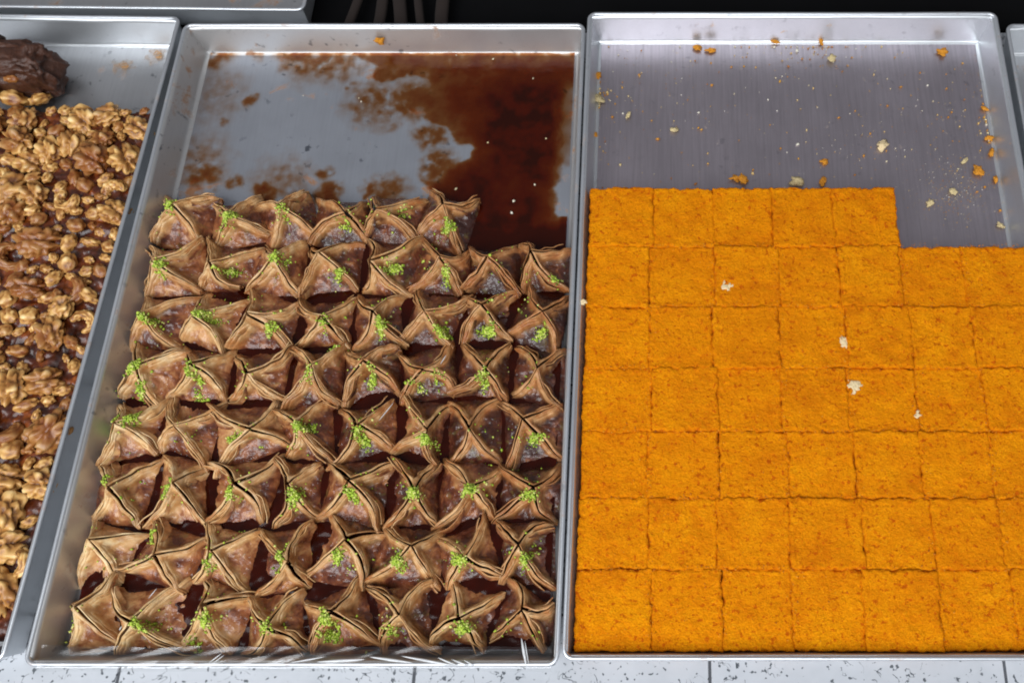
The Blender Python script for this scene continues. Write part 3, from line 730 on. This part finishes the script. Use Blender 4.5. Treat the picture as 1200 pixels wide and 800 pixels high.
sprinkle(190, g1, 0.0002, 0.0008, 0.0025)
sprinkle(110, g1, 0.0006, 0.0016, 0.0030)
sprinkle(60, gc(900, 55, 0.07), 0.0006, 0.0018, 0.0030)
sprinkle(30, gc(1160, 150, 0.02), 0.0007, 0.0019, 0.0030)
sprinkle(24, gc(705, 110, 0.012), 0.0007, 0.0022, 0.0030)
sprinkle(70, gc(960, 62, 0.022), 0.0003, 0.0012, 0.0026)
sprinkle(60, gc(770, 100, 0.03), 0.0002, 0.0007, 0.0026)
sprinkle(45, gc(1000, 170, 0.02), 0.0003, 0.0008, 0.0026)
sprinkle(380, gs(1115, 225, 0.020), 0.0002, 0.0007, 0.0026)
sprinkle(60, gs(1150, 120, 0.03), 0.0003, 0.0007, 0.0026)
def backedge(): return (rg.uniform(KX0, KX0 + 0.279), 0.4175 + abs(rg.normal(0, 0.0022)))
sprinkle(120, backedge, 0.0003, 0.0010, 0.0026)
g = NT('mixed_crumb_dust'); M['dust'] = g.set(color=g.ramp(g.attr('tone'), [(0.0, (0.45, 0.16, 0.01)), (0.4, (0.60, 0.32, 0.04)), (0.75, (0.62, 0.52, 0.28)), (1.0, (0.72, 0.70, 0.62))]), rough=0.7)
for a, b, s_, c in SMALL:
    x, y = on_plane(a, b, 0.003); pts.append((min(x, RX1 - 0.014), y, 0.0031)); size.append(s_ * 0.00052); tone.append((0.15, 0.6, 0.95)[c])
fc = obj('fine_crumbs', chips(np.array(pts), size, rg, tone), M['dust'])
tag(fc, 'dust of fine pale and orange crumbs over the bare metal', 'crumbs', kind='stuff')
def flake_mesh(seed, r):
    n = 40; A, Bq = np.meshgrid(np.linspace(-1.6, 1.6, n), np.linspace(-1.6, 1.6, n), indexing='ij')
    e = 1 - np.hypot(A, Bq * 1.25) + 0.75 * fbm(A * 1.3 + seed, Bq * 1.3, 0, seed, 4)
    z = 0.0009 * sstep(0.0, 0.7, e) + 0.0003 * noise(A * 5, Bq * 5, 0, seed) - 0.0004
    F = gridF(n, n); F = F[(e.ravel()[F] > 0.0).all(1)]
    used = np.unique(F); rm = np.full(n * n, -1); rm[used] = np.arange(len(used))
    return mesh_from('flake', np.stack([A * r, Bq * r, z], -1).reshape(-1, 3)[used], rm[F], {'fade': np.clip(e.ravel()[used] / 0.9, 0, 1)})
pts, size, tone = [], [], []
for k in range(3200):
    if rg.uniform() < 0.5: y = rows_y[rg.integers(1, 7)] + rg.normal(0, 0.0016); x = rg.uniform(KX0 + 0.002, KX1 - 0.002)
    elif rg.uniform() < 0.7: c_ = rg.integers(1, 7); x = KX0 + (KX1 - KX0) / 7 * c_ + rg.normal(0, 0.0022); y = rg.uniform(0.02, 0.355)
    else: x = rg.uniform(KX0 + 0.002, KX1 - 0.002); y = rg.uniform(0.02, 0.355)
    pts.append((x, y, 0.0272 + rg.uniform(-0.0003, 0.0003))); size.append(rg.uniform(0.0003, 0.0009)); tone.append(rg.uniform(0.0, 1.0))
g = NT('loose_orange_crumb'); M['loose'] = g.set(color=g.ramp(g.attr('tone'), [(0.0, (0.40, 0.09, 0.003)), (0.5, (0.66, 0.22, 0.004)), (1.0, (0.80, 0.36, 0.015))]), rough=0.8)
tag(obj('loose_crumbs', chips(np.array(pts), size, rg, tone), M['loose']), 'loose orange crumbs scattered over the squares and along their cuts', 'crumbs', kind='stuff')
# white flakes on top of the squares
for k, (a, b, s_, lab) in enumerate([(851,335,6,'flat whitish flake on a square of the second row from the back'),(1048,331,4.5,'small whitish flake next to a cut of the second row from the back'),(990,401,6.5,'heart-shaped whitish flake on the third row from the back'),
                                     (1002,452,8,'largest whitish flake, a hooked smear on the fourth row from the front'),(1076,486,4,'faint little whitish flake at the edge of the fourth row from the front'),(684,357,4,'pale flake caught on the rim beside the orange squares')]):
    x, y = on_plane(a, b, 0.0275); me = flake_mesh(700 + k, s_ * 0.00085)
    o = obj('white_flake', me, M['white'], None, (x, y, 0.0272 if k < 5 else 0.0345)); o.rotation_euler = (0, 0, k * 1.1); tag(o, lab, 'flake', 'whitish flakes on the orange squares')
# scraps in the other trays
g = NT('brown_sugar_smear'); M['smear'] = g.set(color=(0.46, 0.23, 0.06), rough=0.5, alpha=g.math('MULTIPLY', g.attr('fade'), g.ramp(g.noise(g.coord('Object'), 260, 4, 0.65), [(0.38, 0.1), (0.62, 0.95)])))
x, y = on_plane(444, 42, 0.024)
o = obj('pastry_flake', crumb_mesh(811, 0.0045, 0.35), M['crumb'], None, (x, 0.5925, 0.021)); o.rotation_euler = (R(80), 0, 0)
tag(o, 'orange flake stuck to the back wall of the filo pastry tray', 'flake')
for k, (a, b, s_, lab) in enumerate([(188,50,11,'orange-brown sugar smear in the back corner of the walnut tray'), (143,78,10,'faint brown sugar smear on the bare floor of the walnut tray')]):
    x, y = on_plane(a, b, 0.003); o = obj('sugar_smear', flake_mesh(830 + k, s_ * 0.0012), M['smear'], None, (x, min(y, 0.586), 0.0031)); tag(o, lab, 'smear')
bits = [(572,168),(640,163),(535,222),(421,116),(625,93),(578,70),(535,66),(627,217),(602,236),(356,113),(424,120),(600,250)]
pts = [on_plane(a, b, FL) + (FL + 0.0012,) for a, b in bits]
tag(obj('pale_bits', chips(np.array(pts), [0.0012 + 0.0005 * (k % 3) for k in range(len(bits))], rg, [0.75 + 0.02 * k for k in range(len(bits))]), M['dust']), 'few pale bits lying in the syrup and on the metal', 'crumbs', kind='stuff')

# ------------------------------------------------------------------ walnut slab
def walnut(seed, kind):
    rg = np.random.default_rng(seed)
    V, F = (ICO4 if kind < 2 else ICO3)
    if kind == 0:        # half kernel: two lobes, folded surface
        n = noise(V[:, 0] * 2.0 + seed, V[:, 1] * 2.0, V[:, 2] * 2.0, seed); n2 = noise(V[:, 0] * 5.2, V[:, 1] * 5.2 + seed, V[:, 2] * 5.2, seed + 1)
        bil = np.abs(n) ** 0.6; cr = np.clip(0.95 * bil + 0.16 * np.abs(n2) ** 0.7, 0, 1)
        d = 0.58 + 0.62 * cr
        groove = 1 - 0.42 * np.exp(-(V[:, 1] / 0.16) ** 2) * (V[:, 2] > -0.2)
        P = V * (d * groove)[:, None] * np.array([1.0, 0.82, 0.55])
        cr = cr * groove
    elif kind == 1:      # broken ring of kernel
        th = np.arctan2(V[:, 1], V[:, 0]); span = rg.uniform(3.6, 4.8)
        ph = V[:, 0] * span / 2
        rad = 0.34 * np.sqrt(np.clip(1 - V[:, 0] ** 2, 0, 1)) ** 0.8
        nn = np.hypot(V[:, 1], V[:, 2]) + 1e-9; cy, sz = V[:, 1] / nn, V[:, 2] / nn
        lum = np.abs(noise(ph * 1.9 + seed, cy * 1.3, sz * 1.3, seed)) ** 0.6; cr = np.clip(lum * 1.2, 0, 1)
        rr = rad * (0.75 + 0.65 * cr)
        P = np.stack([np.cos(ph) * (0.66 + rr * cy), np.sin(ph) * (0.66 + rr * cy), rr * sz * 1.1], 1)
    else:                # fragment
        n = noise(V[:, 0] * 1.6 + seed, V[:, 1] * 1.6, V[:, 2] * 1.6, seed); cr = np.clip(np.abs(n) ** 0.6 * 1.15, 0, 1)
        P = V * (0.66 + 0.5 * cr)[:, None] * np.array([1.0, rg.uniform(0.5, 0.8), rg.uniform(0.45, 0.65)])
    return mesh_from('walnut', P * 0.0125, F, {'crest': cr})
wal = {0: [walnut(10 + k, 0) for k in range(7)], 1: [walnut(40 + k, 1) for k in range(5)], 2: [walnut(70 + k, 2) for k in range(8)]}
SX0, SX1, SY0, SY1 = -0.725, -0.4975, 0.022, 0.510
slab = empty('walnut_slab', ((SX0 + SX1) / 2, (SY0 + SY1) / 2, 0.0028)); slab.rotation_euler = (0, 0, R(-1.0))
tag(slab, 'sticky slab of walnut pieces set in dark caramel', 'dessert')
nx, ny = 150, 300
X, Y = np.meshgrid(np.linspace(SX0, SX1, nx) - (SX0 + SX1) / 2, np.linspace(SY0, SY1, ny) - (SY0 + SY1) / 2, indexing='ij')
hx_, hy_ = (SX1 - SX0) / 2, (SY1 - SY0) / 2
ed = np.minimum(hx_ - abs(X), hy_ - abs(Y))
Zs = 0.0165 + 0.0050 * (np.abs(noise(X * 75, Y * 75, 0, 21)) ** 0.7) + 0.0030 * np.abs(noise(X * 150, Y * 150, 3, 22)) ** 0.7 + 0.002 * noise(X * 20, Y * 20, 0, 23)
Zs = Zs * sstep(-0.004, 0.006, ed) * 0.999 + 0.0002
Yd = Y + 0.004 * fbm(X * 70, 0, 0, 25, 3) * sstep(0.05, 0.0, hy_ - Y)
obj('caramel_base', mesh_from('caramel_base', np.stack([X, Yd, Zs], -1).reshape(-1, 3), gridF(nx, ny)), M['caramel'], slab)
def slab_h(x, y):
    i = int(np.clip((x + hx_) / (2 * hx_) * (nx - 1), 0, nx - 1)); j = int(np.clip((y + hy_) / (2 * hy_) * (ny - 1), 0, ny - 1)); return float(Zs[i, j])
pl = []; tries = 0; rnd = random.Random(3)
while len(pl) < 300 and tries < 60000:
    tries += 1
    # dense where the slab is in view, thinner away from it
    x = hx_ - 0.004 - abs(rnd.gauss(0, 0.085)); y = rnd.uniform(-hy_ + 0.035, hy_ - 0.004)
    if x < -hx_ + 0.01: continue
    kind = rnd.choices((0, 1, 2), (0.44, 0.10, 0.46))[0]
    sc_ = (rnd.uniform(1.2, 1.9) if kind == 0 else rnd.uniform(1.0, 1.4) if kind == 1 else rnd.uniform(0.45, 0.9))
    r = 0.0125 * sc_ * (0.66 if kind < 2 else 0.8)
    x = min(x, hx_ - r * 0.8)
    if any((x - a) ** 2 + (y - b) ** 2 < (0.92 * (r + q)) ** 2 for a, b, q in pl): continue
    pl.append((x, y, r))
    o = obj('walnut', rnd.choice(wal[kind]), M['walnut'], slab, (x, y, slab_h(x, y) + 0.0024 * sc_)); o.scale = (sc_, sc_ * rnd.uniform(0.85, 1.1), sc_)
    o.rotation_euler = (rnd.uniform(-0.35, 0.35), rnd.uniform(-0.35, 0.35), rnd.uniform(0, 6.28))

# dark upended chunk of the same sweet
V, F = ico(5)
def chunk_mesh(seed, dims):
    P = np.sign(V) * np.abs(V) ** 0.62
    P = P / np.maximum(np.abs(P).max(), 1e-6)
    d = 0.86 + 0.18 * fbm(V[:, 0] * 1.8, V[:, 1] * 1.8, V[:, 2] * 1.8, seed, 2) + 0.22 * np.abs(noise(V[:, 0] * 2.6, V[:, 1] * 2.6, V[:, 2] * 2.6, seed + 2)) ** 0.7 + 0.10 * np.abs(noise(V[:, 0] * 9, V[:, 1] * 9, V[:, 2] * 9, seed + 3))
    P = P * d[:, None] * np.array(dims); P[:, 2] -= P[:, 2].min()
    return mesh_from('chunk', P, F)
M['choc'] = plain('near_black_caramel', (0.060, 0.019, 0.008), 0.5, 0.9, 220, 0.6, coat=0.15, coat_rough=0.2)
ch = empty('walnut_chunk', (-0.630, 0.547, 0.0028)); tag(ch, 'dark upended chunk of walnut sweet at the back of its tray', 'dessert')
obj('caramel_body', chunk_mesh(4, (0.038, 0.022, 0.026)), M['choc'], ch, (0.0, 0.0, 0.0))
obj('caramel_lump', chunk_mesh(9, (0.030, 0.016, 0.020)), M['choc'], ch, (-0.044, 0.018, 0.020))
for (dx, dy, dz, s_, k) in ((-0.019, -0.025, 0.036, 1.0, 0), (-0.006, -0.027, 0.020, 1.3, 2), (0.016, -0.024, 0.014, 0.9, 2), (-0.030, -0.027, 0.022, 1.0, 1), (0.006, -0.020, 0.040, 0.6, 2)):
    o = obj('walnut', wal[k][1], M['walnut'], ch, (dx, dy, dz)); o.scale = (s_,) * 3; o.rotation_euler = (0.9, 0.2, dx * 40)

# ------------------------------------------------------------------ cling film over the front of the pastry tray
film = empty('cling_film', ((MX0 + MX1) / 2, MY0, TH)); tag(film, 'clear cling film stretched over the front rim of the filo pastry tray', 'cling film')
def local(p): return (p[0] - (MX0 + MX1) / 2, p[1] - MY0)
n1, n2 = 180, 16
X, S = np.meshgrid(np.linspace(MX0 + 0.012, MX1 - 0.006, n1), np.linspace(0, 1, n2), indexing='ij')
Yf = 0.016 - 0.0175 * S; Zf = TH + 0.0006 + 0.0006 * noise(X * 60 + S * 2, S * 2, 0, 60) - np.clip(S - 0.9, 0, 1) * 0.06
Yf = Yf + 0.002 * noise(X * 25, 0, 0, 61) * (1 - S)
sheet = obj('film_sheet', mesh_from('film_sheet', np.stack([X - (MX0 + MX1) / 2, Yf - MY0, Zf - TH], -1).reshape(-1, 3), gridF(n1, n2)), M['film'], film)
for (x0, y0, x1, y1, wd) in [(320,776,335,772,1.3),(328,776,345,771,1.0),(340,776,381,769,1.8),(371,775,428,772,3.6),(433,769,484,776,3.2),(470,768,536,780,3.0),(513,770,538,780,2.2),(529,772,551,780,1.8),(544,773,557,780,1.4),
                              (611,747,617,780,3.6),(615,750,620,780,1.2),(245,776,260,765,1.3),(249,777,263,767,1.0),(516,427,523,416,1.2),(444,493,461,472,1.1),(174,701,184,689,1.0),(140,738,143,733,1.6)]:
    zl = 0.0375  # film creases as whitish slivers; the mid-tray ones stand for glints
    a = np.array(local(on_plane(x0, y0, zl))); b = np.array(local(on_plane(x1, y1, zl))); d = b - a; L = np.linalg.norm(d); nr = np.array([-d[1], d[0]]) / L
    q = np.linspace(0, 1, 14); ww = wd * 0.00066 / 2 * np.sin(q * math.pi) ** 0.7 + 0.00004
    prof = [(-1, 0), (-0.5, 0.6), (0, 1), (0.5, 0.6), (1, 0), (0, -0.25)]
    Vp = []
    for k in range(14):
        c = a + d * q[k]
        for u_, h_ in prof: Vp.append((c[0] + nr[0] * u_ * ww[k], c[1] + nr[1] * u_ * ww[k], zl - TH + 0.0003 + h_ * ww[k]))
    i = (np.arange(13)[:, None] * 6 + np.arange(6)[None]).ravel(); ir = (np.arange(13)[:, None] * 6 + (np.arange(6)[None] + 1) % 6).ravel()
    obj('film_crease_glint', mesh_from('film_crease_glint', Vp, np.stack([i, i + 6, ir + 6, ir], 1)), M['crease'], film)

# ------------------------------------------------------------------ dim things in the dark behind
for k, (a, w_) in enumerate(((408, 10), (432, 12), (462, 14), (500, 9), (536, 14))):
    x, y = on_plane(a, 8, 0.01)
    L = 0.16; q = np.linspace(0, 1, 10); cx = 0.015 * np.sin(q * 2.2 + k) ; half = w_ * 0.0005
    Vp = []
    for m in range(10):
        for u_, h_ in ((-1, 0), (-0.7, 0.5), (0.7, 0.5), (1, 0), (0.7, -0.5), (-0.7, -0.5)):
            Vp.append((cx[m] + u_ * half, -L / 2 + L * q[m], h_ * 0.006))
    i = (np.arange(9)[:, None] * 6 + np.arange(6)[None]).ravel(); ir = (np.arange(9)[:, None] * 6 + (np.arange(6)[None] + 1) % 6).ravel()
    o = obj('wooden_slat', mesh_from('wooden_slat', Vp, np.stack([i, i + 6, ir + 6, ir], 1)), M['dimmed_wood'], None, (x, y + 0.03, 0.0125))
    tag(o, 'dim brown slat in the dark behind the pastry tray, %s from the left' % ORD[k], 'slat', 'dim slats in the dark')
